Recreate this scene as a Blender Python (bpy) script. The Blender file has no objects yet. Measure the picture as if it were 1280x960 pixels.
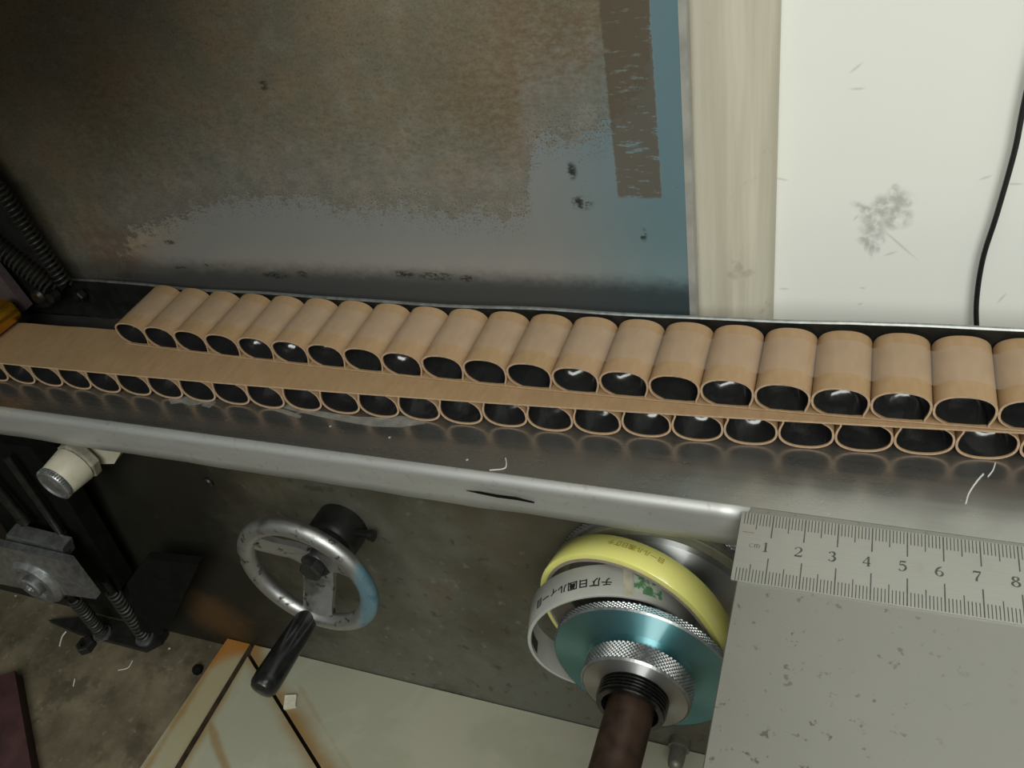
import bpy, math, random
import numpy as np
from mathutils import Vector
random.seed(7)
SC = bpy.context.scene
COL = SC.collection
S = 0.01                      # everything below is written in centimetres

# ------------------------------------------------------------------ camera
CH, FPX = 23.2614, 1063.0878
RC = np.array([[0.9251, 0.3255, -0.1955], [0.0846, -0.6785, -0.7297], [-0.3701, 0.6585, -0.6553]])  # rows: cam x, y(down), z(fwd)
u_, _s, v_ = np.linalg.svd(RC); RC = u_ @ v_
CP = np.array([0, 0, CH])
cam = bpy.data.objects.new('camera', bpy.data.cameras.new('camera'))
COL.objects.link(cam)
cam.data.sensor_width = 36.0
cam.data.lens = FPX / 1280 * 36.0
cam.data.clip_start = 0.005
cam.data.clip_end = 50
from mathutils import Matrix
mm = Matrix.Identity(4)
for i in range(3):
    mm[i][0], mm[i][1], mm[i][2], mm[i][3] = RC[0][i], -RC[1][i], -RC[2][i], CP[i] * S
cam.matrix_world = mm
SC.camera = cam

# ------------------------------------------------------------------ world, lights, exposure
SC.view_settings.view_transform = 'Standard'
SC.view_settings.look = 'None'
SC.view_settings.gamma = 1.0
SC.view_settings.use_curve_mapping = False
SC.view_settings.exposure = 0.0
w = bpy.data.worlds.new('world'); SC.world = w; w.use_nodes = True
bg = w.node_tree.nodes['Background']
bg.inputs[0].default_value = (0.93, 0.98, 0.92, 1)
bg.inputs[1].default_value = 0.14

def area(name, loc, target, size, size_y, power, color):
    l = bpy.data.lights.new(name, 'AREA'); l.shape = 'RECTANGLE'
    l.size, l.size_y, l.energy, l.color = size * S, size_y * S, power, color
    o = bpy.data.objects.new(name, l); COL.objects.link(o)
    o.location = Vector(loc) * S
    o.rotation_euler = (Vector(target) - Vector(loc)).to_track_quat('-Z', 'Y').to_euler()
    return o
area('window_light', (36, -80, 98), (0, 25, 0), 90, 70, 16.0, (0.97, 1.0, 0.93))
area('ceiling_lamp', (10, -32, 175), (0, 18, 0), 260, 34, 10.0, (1.0, 0.98, 0.90))

# ------------------------------------------------------------------ helpers
def ray(px, py):
    return RC.T @ np.array([(px - 640) / FPX, (py - 480) / FPX, 1.0])
def on(px, py, axis, val):                 # pixel -> point on an axis-aligned plane (cm)
    d = ray(px, py); return CP + d * ((val - CP[axis]) / d[axis])
def onlean(px, py, y0, z0, b):             # pixel -> point on an upright plane leaning back by b
    n = np.array([0, -math.cos(b), math.sin(b)]); d = ray(px, py)
    return CP + d * (((np.array([0, y0, z0]) - CP) @ n) / (d @ n))

def tag(o, label=None, cat=None, group=None, kind=None):
    if label: o['label'] = label
    if cat: o['category'] = cat
    if group: o['group'] = group
    if kind: o['kind'] = kind
    return o
def empty(name, loc, label, cat, group=None):
    o = bpy.data.objects.new(name, None); COL.objects.link(o)
    o.empty_display_size = 0.01
    o.location = Vector([float(c) for c in loc]) * S
    return tag(o, label, cat, group)
def mesh(name, V, F, mats, parent=None, smooth=False, fm=None, uv=None, sharp=None, link=True):
    """V in world cm (relative to parent's location when a parent is given the offset is removed)."""
    me = bpy.data.meshes.new(name)
    off = np.zeros(3)
    if parent is not None:
        p = parent
        while p is not None:
            off = off + np.array(p.location); p = p.parent
    Vn = np.array(V, float) * S - off
    me.from_pydata([tuple(v) for v in Vn], [], [tuple(f) for f in F])
    if not isinstance(mats, (list, tuple)): mats = [mats]
    for m in mats: me.materials.append(m)
    if fm is not None:
        for p_, i in zip(me.polygons, fm): p_.material_index = i
    if uv is not None:
        L = me.uv_layers.new(name='UVMap')
        for p_ in me.polygons:
            for li in p_.loop_indices:
                L.data[li].uv = uv[me.loops[li].vertex_index]
    if smooth:
        for p_ in me.polygons: p_.use_smooth = True
        try: me.set_sharp_from_angle(angle=math.radians(sharp if sharp else 40))
        except Exception: pass
    me.update()
    o = bpy.data.objects.new(name, me); COL.objects.link(o)
    if parent is not None: o.parent = parent
    return o
class G:                                   # geometry collector
    def __init__(s): s.V, s.F, s.M = [], [], []
    def add(s, V, F, m=0):
        k = len(s.V); s.V += [tuple(map(float, v)) for v in V]; s.F += [tuple(i + k for i in f) for f in F]; s.M += [m] * len(F)
    def box(s, lo, hi, m=0, bev=0.0):
        x0, y0, z0 = lo; x1, y1, z1 = hi
        if bev <= 0:
            V = [(x, y, z) for z in (z0, z1) for y in (y0, y1) for x in (x0, x1)]
            F = [(0, 2, 3, 1), (4, 5, 7, 6), (0, 1, 5, 4), (2, 6, 7, 3), (0, 4, 6, 2), (1, 3, 7, 5)]
            s.add(V, F, m); return
        b = bev
        V = []; idx = {}
        for ix, X in enumerate((x0, x1)):
            for iy, Y in enumerate((y0, y1)):
                for iz, Z in enumerate((z0, z1)):
                    sx, sy, sz = (1 - 2 * ix) * b, (1 - 2 * iy) * b, (1 - 2 * iz) * b
                    for ax, v in enumerate(((X, Y + sy, Z + sz), (X + sx, Y, Z + sz), (X + sx, Y + sy, Z))):
                        idx[ix, iy, iz, ax] = len(V); V.append(v)
        F = []
        for i in (0, 1):
            q = [(0, 0), (0, 1), (1, 1), (1, 0)]
            F.append([idx[i, a, c, 0] for a, c in q]); F.append([idx[a, i, c, 1] for a, c in q]); F.append([idx[a, c, i, 2] for a, c in q])
        for a in (0, 1):
            for c in (0, 1):
                F.append([idx[a, c, 0, 0], idx[a, c, 1, 0], idx[a, c, 1, 1], idx[a, c, 0, 1]])
                F.append([idx[a, 0, c, 0], idx[a, 1, c, 0], idx[a, 1, c, 2], idx[a, 0, c, 2]])
                F.append([idx[0, a, c, 1], idx[1, a, c, 1], idx[1, a, c, 2], idx[0, a, c, 2]])
        for a in (0, 1):
            for c in (0, 1):
                for e in (0, 1): F.append([idx[a, c, e, 0], idx[a, c, e, 1], idx[a, c, e, 2]])
        ctr = np.array([(x0 + x1) / 2, (y0 + y1) / 2, (z0 + z1) / 2])
        F2 = []
        for f_ in F:
            P = np.array([V[i] for i in f_]); n = np.cross(P[1] - P[0], P[2] - P[0])
            F2.append(f_ if n @ (P.mean(0) - ctr) > 0 else f_[::-1])
        s.add(V, F2, m)
    def prism(s, poly, ext, m=0):          # closed polygon (3D points) extruded by vector
        P = [np.array(p, float) for p in poly]; e = np.array(ext, float); n = len(P)
        nrm = sum(np.cross(P[i] - P[0], P[(i + 1) % n] - P[0]) for i in range(n))
        if nrm @ e > 0: P = P[::-1]
        V = P + [p + e for p in P]
        F = [tuple(range(n)), tuple(range(2 * n - 1, n - 1, -1))] + [(i, i + n, (i + 1) % n + n, (i + 1) % n) for i in range(n)]
        F = F[:2] + [f_[::-1] for f_ in F[2:]] if False else F
        s.add(V, F, m)
    def lathe(s, c, d, prof, n=64, m=0, caps=True):   # prof: [(offset along d, radius)]
        c = np.array(c, float); d = np.array(d, float); d /= np.linalg.norm(d)
        a = np.cross(d, [0, 0, 1.0]) if abs(d[2]) < .9 else np.cross(d, [1.0, 0, 0]); a /= np.linalg.norm(a); b = np.cross(d, a)
        V = []
        for o, r in prof:
            for i in range(n):
                t = 2 * math.pi * i / n; V.append(c + d * o + (a * math.cos(t) + b * math.sin(t)) * r)
        F = []
        for k in range(len(prof) - 1):
            for i in range(n):
                j = (i + 1) % n; F.append((k * n + i, k * n + j, (k + 1) * n + j, (k + 1) * n + i))
        if caps:
            F.append(tuple(range(n))[::-1]); F.append(tuple((len(prof) - 1) * n + i for i in range(n)))
        s.add(V, F, m)
    def ring(s, c, d, prof, n=64, m=0):    # closed profile revolved
        self_prof = list(prof) + [prof[0]]
        s.lathe(c, d, self_prof, n, m, caps=False)
    def tube(s, pts, r, n=10, m=0, caps=True):
        P = [np.array(p, float) for p in pts]; V = []; prev = None
        for i, p in enumerate(P):
            t = P[min(i + 1, len(P) - 1)] - P[max(i - 1, 0)]; t /= np.linalg.norm(t) + 1e-12
            if prev is None:
                a = np.cross(t, [0, 0, 1.0]);
                if np.linalg.norm(a) < .1: a = np.cross(t, [1.0, 0, 0])
            else: a = prev - t * (prev @ t)
            a /= np.linalg.norm(a); prev = a; b = np.cross(t, a)
            rr = r[i] if isinstance(r, (list, tuple)) else r
            for k in range(n):
                w_ = 2 * math.pi * k / n; V.append(p + (a * math.cos(w_) + b * math.sin(w_)) * rr)
        F = []
        for i in range(len(P) - 1):
            for k in range(n):
                j = (k + 1) % n; F.append((i * n + k, i * n + j, (i + 1) * n + j, (i + 1) * n + k))
        if caps: F.append(tuple(range(n))[::-1]); F.append(tuple((len(P) - 1) * n + k for k in range(n)))
        s.add(V, F, m)
    def build(s, name, mats, parent=None, smooth=False, **k):
        return mesh(name, s.V, s.F, mats, parent, smooth, fm=s.M, **k)
def smoothpath(pts, n=40):
    P = [np.array(p, float) for p in pts]; P = [2 * P[0] - P[1]] + P + [2 * P[-1] - P[-2]]; out = []
    seg = len(P) - 3
    for k in range(n + 1):
        t = k / n * seg; i = min(int(t), seg - 1); t -= i
        p0, p1, p2, p3 = P[i:i + 4]
        out.append(.5 * ((2 * p1) + (-p0 + p2) * t + (2 * p0 - 5 * p1 + 4 * p2 - p3) * t * t + (-p0 + 3 * p1 - 3 * p2 + p3) * t ** 3))
    return out
def helix(a, b, r, wire, turns, g, n=14, m=0, axis=None):
    a = np.array(a, float); b = np.array(b, float); d = b - a; L = np.linalg.norm(d); d /= L
    x = np.cross(d, [0, 1.0, 0]); x /= np.linalg.norm(x); y = np.cross(d, x)
    pts = [a + d * (L * k / (turns * n)) + (x * math.cos(2 * math.pi * k / n) + y * math.sin(2 * math.pi * k / n)) * r for k in range(turns * n + 1)]
    g.tube(pts, wire, 6, m)
def text_geo(txt, size):
    cu = bpy.data.curves.new('t', 'FONT'); cu.body = txt; cu.size = size; cu.offset = size * .022; cu.align_x = 'CENTER'; cu.align_y = 'CENTER'
    ob = bpy.data.objects.new('t', cu); COL.objects.link(ob)
    dg = bpy.context.evaluated_depsgraph_get()
    me = bpy.data.meshes.new_from_object(ob.evaluated_get(dg))
    V = [tuple(v.co) for v in me.vertices]; F = [tuple(p.vertices) for p in me.polygons]
    bpy.data.objects.remove(ob); bpy.data.curves.remove(cu); bpy.data.meshes.remove(me)
    return V, F

# ------------------------------------------------------------------ material mini-language
class M:
    def __init__(s, name):
        s.m = bpy.data.materials.new(name); s.m.use_nodes = True
        s.t = s.m.node_tree; s.b = s.t.nodes['Principled BSDF']
    def n(s, typ, **k):
        x = s.t.nodes.new(typ)
        for a, v in k.items(): setattr(x, a, v)
        return x
    def L(s, a, b): s.t.links.new(a, b)
    def put(s, sock, v):
        if hasattr(v, 'links') or isinstance(v, bpy.types.NodeSocket): s.L(v, sock)
        else:
            if isinstance(v, (tuple, list)) and len(v) == 3 and sock.type == 'RGBA': v = (*v, 1)
            sock.default_value = v
    def obj(s): return s.n('ShaderNodeTexCoord').outputs['Object']
    def uv(s): return s.n('ShaderNodeTexCoord').outputs['UV']
    def math(s, op, a, b=0.0, c=0.0):
        x = s.n('ShaderNodeMath', operation=op)
        s.put(x.inputs[0], a); s.put(x.inputs[1], b); s.put(x.inputs[2], c); return x.outputs[0]
    def add(s, a, b): return s.math('ADD', a, b)
    def mul(s, a, b): return s.math('MULTIPLY', a, b)
    def sub(s, a, b): return s.math('SUBTRACT', a, b)
    def mx(s, a, b): return s.math('MAXIMUM', a, b)
    def mn(s, a, b): return s.math('MINIMUM', a, b)
    def xyz(s, v):
        x = s.n('ShaderNodeSeparateXYZ'); s.L(v, x.inputs[0]); return x.outputs
    def comb(s, a, b, c=0.0):
        x = s.n('ShaderNodeCombineXYZ'); s.put(x.inputs[0], a); s.put(x.inputs[1], b); s.put(x.inputs[2], c); return x.outputs[0]
    def scale(s, v, k):
        x = s.n('ShaderNodeMapping'); s.L(v, x.inputs[0]); x.inputs['Scale'].default_value = k; return x.outputs[0]
    def noise(s, v, sc, det=4.0, rough=.55, dist=0.0):
        x = s.n('ShaderNodeTexNoise'); s.L(v, x.inputs['Vector']); x.inputs['Scale'].default_value = sc
        x.inputs['Detail'].default_value = det; x.inputs['Roughness'].default_value = rough; x.inputs['Distortion'].default_value = dist
        return x.outputs['Fac']
    def step(s, v, a, b, lo=0.0, hi=1.0):
        x = s.n('ShaderNodeMapRange', interpolation_type='SMOOTHSTEP'); s.put(x.inputs['Value'], v)
        x.inputs['From Min'].default_value = a; x.inputs['From Max'].default_value = b
        x.inputs['To Min'].default_value = lo; x.inputs['To Max'].default_value = hi; return x.outputs[0]
    def mix(s, f, a, b):
        x = s.n('ShaderNodeMix', data_type='RGBA'); s.put(x.inputs['Factor'], f); s.put(x.inputs['A'], None) if False else None
        s.put(x.inputs[6], a); s.put(x.inputs[7], b); return x.outputs[2]
    def curve(s, v, pts):                  # piecewise-linear lookup, pts [(x, y)]
        x0, x1 = pts[0][0], pts[-1][0]; y0 = min(p[1] for p in pts); y1 = max(p[1] for p in pts)
        t = s.math('DIVIDE', s.sub(v, x0), x1 - x0)
        r = s.n('ShaderNodeValToRGB'); s.L(t, r.inputs[0]); e = r.color_ramp.elements
        for i, (x, y) in enumerate(pts):
            q = (x - x0) / (x1 - x0); c = (y - y0) / (y1 - y0 + 1e-9)
            el = e[i] if i < 1 else (e[1] if i == 1 else e.new(q)); el.position = q; el.color = (c, c, c, 1)
        sp = s.n('ShaderNodeSeparateColor'); s.L(r.outputs[0], sp.inputs[0])
        return s.add(s.mul(sp.outputs[0], y1 - y0), y0)
    def ell(s, v, blobs, soft=.35):        # union of soft ellipses (cx, cy, rx, ry, angle)
        out = None
        for cx, cy, rx, ry, an in blobs:
            q = s.n('ShaderNodeMapping', vector_type='TEXTURE'); s.L(v, q.inputs[0])
            q.inputs['Location'].default_value = (cx, cy, 0); q.inputs['Rotation'].default_value = (0, 0, an); q.inputs['Scale'].default_value = (rx, ry, 1)
            ln = s.n('ShaderNodeVectorMath', operation='LENGTH'); s.L(q.outputs[0], ln.inputs[0])
            f_ = s.step(ln.outputs['Value'], 1 + soft, 1 - soft)
            out = f_ if out is None else s.mx(out, f_)
        return out
    def bump(s, h, st=.3, dist=.001):
        x = s.n('ShaderNodeBump'); s.L(h, x.inputs['Height']); x.inputs['Strength'].default_value = st; x.inputs['Distance'].default_value = dist
        s.L(x.outputs[0], s.b.inputs['Normal'])
    def set(s, col=None, rough=None, metal=None, spec=None, **k):
        if col is not None: s.put(s.b.inputs['Base Color'], col)
        if rough is not None: s.put(s.b.inputs['Roughness'], rough)
        if metal is not None: s.put(s.b.inputs['Metallic'], metal)
        if spec is not None: s.put(s.b.inputs['Specular IOR Level'], spec)
        for a, v in k.items(): s.put(s.b.inputs[a.replace('_', ' ')], v)
        return s.m
def plain(name, col, rough=.5, metal=0.0, var=.12, sc=300, bump=0.0, **k):
    q = M(name); n = q.noise(q.obj(), sc)
    c2 = tuple(max(0, c * (1 - var)) for c in col); c1 = tuple(min(1, c * (1 + var)) for c in col)
    q.set(q.mix(q.step(n, .3, .7), c2, c1), q.add(q.mul(n, .2), rough - .1), metal, **k)
    if bump: q.bump(n, bump, .0005)
    return q.m

# ---------------- lean planes
LB = 0.13                                  # back sheet, post and wall lean
BY, BZ = 26.12, 2.7                        # back sheet passes through (y, z)
def uvback(px, py, y0=BY, z0=BZ, b=LB):
    p = onlean(px, py, y0, z0, b); return p[0], (p[2] - z0) / math.cos(b)

# back sheet material: clean steel below, brown-olive patina above
def mat_backplate():
    q = M('weathered_steel_sheet'); uv = q.uv(); x, y, _ = q.xyz(uv)
    edge = [(0, 352), (60, 356), (112, 360), (150, 345), (166, 292), (205, 280), (250, 262), (300, 250), (380, 250), (430, 262), (500, 262), (560, 272), (640, 272), (664, 262), (668, 238), (622, 200), (640, 178), (745, 172), (760, 160), (800, 120), (822, 60)]
    pts = []; last = -1e9
    for px, py in edge:
        u_, v_ = uvback(px, py)
        u_ = max(u_, last + .05); last = u_; pts.append((u_, v_))
    e = q.curve(x, [(-70, 2)] + pts + [(pts[-1][0] + .4, 40), (30, 40)])
    st = q.scale(uv, (1.0, 1.6, 1))
    n1 = q.noise(st, 1.3, 8, .68); n2 = q.noise(q.scale(uv, (1, 1.7, 1)), 2.6, 8, .78); n3 = q.noise(uv, 14, 4, .6)
    d = q.add(q.sub(y, e), q.add(q.mul(q.sub(n1, .5), 3.0), q.mul(q.sub(n2, .5), 3.6)))
    pat = q.step(d, -.06, .16)
    fade = q.step(q.add(d, q.mul(q.sub(n2, .5), 5)), 0.0, 4.5, .72, 1)          # patina thins near its edge
    pat = q.mul(pat, fade)
    # broken dark band left by an old strip of tape
    u0, v0 = uvback(772, 249); u1, _ = uvback(828, 249); ut, vt = uvback(748, 0); ut1, _ = uvback(823, 0)
    sl = (ut - u0) / (vt - v0)
    xs = q.sub(x, q.mul(q.sub(y, v0), sl)); wob = q.mul(q.sub(n2, .5), .22)
    band = q.mul(q.mul(q.step(q.add(xs, wob), u0 - .04, u0 + .06), q.step(q.add(xs, wob), u1 + .05, u1 - .05)), q.step(q.add(y, wob), v0 - .05, v0 + .1))
    br = q.noise(q.scale(uv, (.5, 2.3, 1)), 1.9, 7, .72)
    band = q.mul(band, q.step(br, .63, .55))
    specks = q.step(q.noise(q.scale(uv, (1, 1.8, 1)), 7, 3, .6), .71, .76)
    big = q.noise(uv, .35, 4, .6); med = q.noise(uv, .9, 5, .65)
    steel = q.mix(q.step(x, uvback(770, 200)[0] - 4, uvback(850, 200)[0]), (.40, .41, .405), (.235, .375, .43))
    steel = q.mix(q.mul(specks, .8), steel, (.06, .055, .045))
    # rusty brown patch low on the left
    rx, ry = uvback(140, 315); rust = q.mul(q.ell(uv, [(rx, ry, 1.9, 1.5, 0)], .6), q.step(n1, .35, .6))
    ol = q.mix(q.step(big, .38, .62), (.150, .138, .098), (.195, .150, .098))
    ol = q.mix(q.mul(q.step(med, .45, .75), .55), ol, (.23, .215, .17)); ol = q.mix(q.mul(q.step(n2, .48, .62), .4), ol, (.10, .085, .055))
    ol = q.mix(q.mul(q.step(n3, .5, .75), .55), ol, (.07, .055, .035))
    near = q.mul(q.step(d, 4.2, .3), q.step(q.noise(uv, 1.1, 6, .7), .42, .60))
    ol = q.mix(q.mul(near, .62), ol, (.070, .066, .036))
    grn = q.noise(uv, 9, 5, .75)
    ol = q.mix(q.mul(q.step(grn, .54, .66), .55), ol, (.060, .050, .032)); ol = q.mix(q.mul(q.step(grn, .44, .34), .35), ol, (.27, .255, .20))
    brn = q.mul(q.ell(uv, [(*uvback(640, 140), 3.6, 2.0, -.5), (*uvback(690, 50), 2.6, 2.4, 0), (*uvback(590, 250), 1.6, .9, 0), (*uvback(130, 130), 2.6, 1.8, .6)], .7), q.step(n2, .36, .6))
    ol = q.mix(q.mul(brn, .6), ol, (.13, .085, .045))
    c = q.mix(pat, steel, ol)
    rim_ = q.mul(q.mul(q.step(d, -1.2, .1), q.step(d, 1.6, .3)), q.step(n3, .52, .64))
    c = q.mix(q.mul(rim_, .7), c, (.05, .045, .032))
    c = q.mix(q.mul(rust, .7), c, (.16, .085, .05))
    c = q.mix(q.mul(band, .92), c, (.095, .075, .05))
    low = q.step(q.add(y, q.add(q.mul(q.sub(n1, .5), .7), q.mul(q.sub(n2, .5), .35))), 1.25, .15)  # foot band: dark reflection of rail and tubes painted in, along with some dirt
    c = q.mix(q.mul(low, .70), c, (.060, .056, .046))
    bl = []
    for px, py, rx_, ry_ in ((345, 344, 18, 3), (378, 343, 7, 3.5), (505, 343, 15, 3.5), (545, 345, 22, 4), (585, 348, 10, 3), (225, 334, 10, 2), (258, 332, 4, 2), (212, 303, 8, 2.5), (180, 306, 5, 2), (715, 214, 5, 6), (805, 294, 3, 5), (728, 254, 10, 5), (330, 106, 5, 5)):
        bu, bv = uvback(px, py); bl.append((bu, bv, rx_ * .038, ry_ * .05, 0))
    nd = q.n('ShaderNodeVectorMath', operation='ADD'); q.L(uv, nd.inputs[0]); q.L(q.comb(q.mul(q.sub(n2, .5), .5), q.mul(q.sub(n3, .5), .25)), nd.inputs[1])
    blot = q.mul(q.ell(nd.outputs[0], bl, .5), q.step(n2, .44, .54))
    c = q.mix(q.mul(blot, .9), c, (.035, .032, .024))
    cov = q.mx(pat, q.mx(band, q.mul(specks, .7)))
    q.set(c, q.add(q.mul(cov, .30), q.add(.24, q.mul(n2, .12))), q.sub(.62, q.mul(cov, .52)), spec=.35)
    q.bump(q.add(q.mul(cov, .4), q.mul(n3, .25)), .25, .0004)
    return q.m
def mat_bed():
    q = M('brushed_stainless'); o = q.obj()
    n1 = q.noise(q.scale(o, (6, 120, 60)), 3, 5, .6); n2 = q.noise(o, 22, 5, .6); n3 = q.noise(o, 160, 4, .6)
    sm = q.step(n2, .5, .75)
    sp = q.step(q.noise(o, 420, 2), .70, .74)
    c = q.mix(n1, (.37, .37, .353), (.49, .485, .465)); c = q.mix(q.mul(sm, .35), c, (.30, .295, .28)); c = q.mix(q.mul(sp, .5), c, (.75, .74, .70))
    q.set(c, q.add(.225, q.add(q.mul(n1, .10), q.mul(sm, .08))), .92)
    q.bump(n3, .06, .0003)
    return q.m
def mat_ext():
    q = M('pitted_stainless'); o = q.obj()
    n2 = q.noise(o, 30, 5, .6); pit = q.step(q.noise(q.scale(o, (1, 1, 1)), 250, 3, .6), .61, .69)
    x, y, z = q.xyz(o)
    dens = q.mul(q.step(q.noise(o, 22, 3), .36, .58), q.step(x, .150, .095, .12, 1.0))
    c = q.mix(n2, (.29, .29, .268), (.345, .34, .313)); c = q.mix(q.mul(q.mul(pit, dens), .75), c, (.10, .085, .055))
    q.set(c, q.add(.33, q.mul(n2, .1)), .75)
    return q.m
def mat_lip():
    q = M('satin_stainless_lip'); o = q.obj(); n = q.noise(q.scale(o, (1, 6, 6)), 40, 5, .6); n2 = q.noise(o, 300, 3)
    c = q.mix(n, (.50, .505, .49), (.62, .625, .61)); c = q.mix(q.mul(q.step(n2, .6, .75), .3), c, (.2, .2, .19))
    q.set(c, q.add(.44, q.mul(n, .12)), .68); return q.m
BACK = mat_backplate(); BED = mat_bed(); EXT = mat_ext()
def mat_kraft(name, a, b):
    q = M(name); o = q.obj()
    n1 = q.noise(q.scale(o, (1, .35, 1)), 320, 5, .65); n2 = q.noise(o, 45, 3); n3 = q.noise(o, 900, 2)
    inf = q.n('ShaderNodeObjectInfo').outputs['Random']
    c = q.mix(q.step(n1, .3, .7), a, b); c = q.mix(q.mul(q.step(n2, .45, .8), .35), c, tuple(k * .82 for k in a))
    c = q.mix(q.mul(inf, .16), c, (.52, .36, .25))
    q.set(c, .72, 0.0, spec=.25); q.bump(q.add(n1, q.mul(n3, .5)), .12, .0004)
    return q.m
KRAFT = mat_kraft('kraft_paper', (.325, .207, .103), (.375, .245, .134))
KEDGE = plain('cut_paper_edge', (.46, .31, .20), .8, 0, .15, 600)
def mat_film():
    q = M('black_glossy_film'); o = q.obj()
    rd = q.n('ShaderNodeObjectInfo').outputs['Random']; av = q.n('ShaderNodeVectorMath', operation='ADD'); q.L(o, av.inputs[0]); q.L(q.comb(rd, q.mul(rd, 7.0), rd), av.inputs[1]); o = av.outputs[0]
    n = q.noise(q.scale(o, (1, .6, 1)), 95, 2, .5); n2 = q.noise(o, 500, 3)
    q.set(q.mix(n2, (.010, .0105, .0105), (.022, .0225, .022)), q.add(.10, q.mul(n2, .14)), 0, spec=.9)
    q.bump(n, .35, .002)
    return q.m
FILM = mat_film()
BLACK = plain('black_painted_steel', (.012, .012, .011), .42, .0, .3, 150)
BLACKM = plain('oiled_black_iron', (.022, .021, .019), .38, .5, .3, 200, .1)
SOOT = plain('sooty_iron', (.004, .004, .0035), .85, 0, .3, 150, spec=.12)
RAILTOP = plain('worn_rail_edge', (.30, .31, .30), .4, .7, .2, 300)
IRON = plain('dull_grey_steel', (.36, .37, .37), .34, .85, .2, 250, .08)
SPRING = plain('greasy_spring_wire', (.030, .029, .025), .5, .3, .3, 400)
CHROME = plain('polished_aluminium', (.62, .63, .63), .20, 1, .06, 200)
BRASS = plain('orange_brass', (.75, .38, .03), .28, .9, .1, 150)

# ================================================================== SETTING
FZ = -22.1                                 # floor level
def mat_floor():
    q = M('stained_concrete'); o = q.obj()
    a = q.noise(o, 7, 6, .65); b = q.noise(o, 40, 5, .65); c_ = q.noise(o, 170, 4, .6)
    c = q.mix(q.step(a, .35, .68), (.070, .058, .036), (.205, .172, .112)); c = q.mix(q.mul(q.step(b, .48, .66), .65), c, (.045, .037, .024))
    c = q.mix(q.mul(q.step(c_, .6, .72), .4), c, (.24, .22, .17))
    q.set(c, .75, 0, spec=.2); q.bump(q.add(b, c_), .35, .001); return q.m
FLOORM = mat_floor()
g = G(); g.box((-160, -60, FZ - 2), (60, 40, FZ)); tag(g.build('floor', FLOORM), kind='structure')
def lean_v(y0, z0, b, x, v, d=0.0):        # point on lean plane: x, height v along plane, depth d behind
    return (x, y0 + v * math.sin(b) + d * math.cos(b), z0 + v * math.cos(b) - d * math.sin(b))
def lean_slab(y0, z0, b, x0, x1, v0, v1, th, name, mats, nx=1, parent=None, fm=None):
    V = [lean_v(y0, z0, b, x, v, d) for d in (0, th) for v in (v0, v1) for x in (x0, x1)]
    uv = [(x, v) for d in (0, th) for v in (v0, v1) for x in (x0, x1)]
    F = [(0, 1, 3, 2), (4, 6, 7, 5), (0, 4, 5, 1), (2, 3, 7, 6), (0, 2, 6, 4), (1, 5, 7, 3)]
    return mesh(name, V, F, mats, parent, uv=uv, fm=fm)
WY, WZ = 29.2, 2.7
def mat_wall():
    q = M('white_painted_panel'); uv = q.uv()
    P = lambda x, y: uvback(x, y, WY, WZ)
    k = .055
    bl = []
    def e(x, y, rx, ry, a=0): u_, v_ = P(x, y); bl.append((u_, v_, rx * k, ry * k, a))
    e(1091, 285, 7, 11, .1); e(1096, 268, 9, 6, .5); e(1103, 256, 6, 6); e(1083, 263, 9, 3, -.5); e(1122, 250, 8, 6); e(1119, 262, 4, 6); e(1127, 271, 6, 4, .3); e(1119, 277, 8, 5); e(1116, 240, 3, 5, -.4)
    e(1078, 300, 3, 3); e(1084, 303, 2, 6); e(1090, 308, 2, 8); e(1097, 305, 2, 6); e(1102, 300, 2, 3); e(1134, 252, 3, 4)
    d = q.n('ShaderNodeVectorMath', operation='ADD'); q.L(uv, d.inputs[0])
    nn = q.n('ShaderNodeTexNoise'); q.L(uv, nn.inputs['Vector']); nn.inputs['Scale'].default_value = 3.0
    sc_ = q.n('ShaderNodeVectorMath', operation='SCALE'); q.L(nn.outputs['Color'], sc_.inputs[0]); sc_.inputs['Scale'].default_value = .14
    sb = q.n('ShaderNodeVectorMath', operation='SUBTRACT'); q.L(sc_.outputs[0], sb.inputs[0]); sb.inputs[1].default_value = (.07, .07, 0)
    q.L(sb.outputs[0], d.inputs[1])
    sm = q.mul(q.ell(d.outputs[0], bl, .6), q.step(q.noise(uv, 2.2, 5), .3, .6))
    lines = []
    def ln(x, y, L, a): u_, v_ = P(x, y); lines.append((u_, v_, L * k * .8, .75 * k, a))
    ln(1124, 305, 17, -.75); ln(1070, 85, 5, .7); ln(1072, 111, 5, 0); ln(977, 224, 5, -.2); ln(1252, 373, 5, 1.1); ln(980, 361, 4, 0); ln(1113, 317, 5, .4); ln(1070, 272, 3, 1); ln(1078, 360, 2, 0); ln(1232, 222, 4, .4); ln(1269, 230, 5, 0); ln(1075, 380, 2, .4)
    sm = q.mx(q.mul(sm, .55), q.mul(q.ell(uv, lines, .6), .28))
    n = q.noise(uv, .12, 3)
    c = q.mix(n, (.82, .83, .78), (.86, .86, .80)); c = q.mix(sm, c, (.22, .22, .20))
    q.set(c, .55, 0, spec=.3); return q.m
tag(lean_slab(WY, WZ, LB, -90, 90, -30, 130, 1.5, 'wall_back', mat_wall()), kind='structure')
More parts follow.
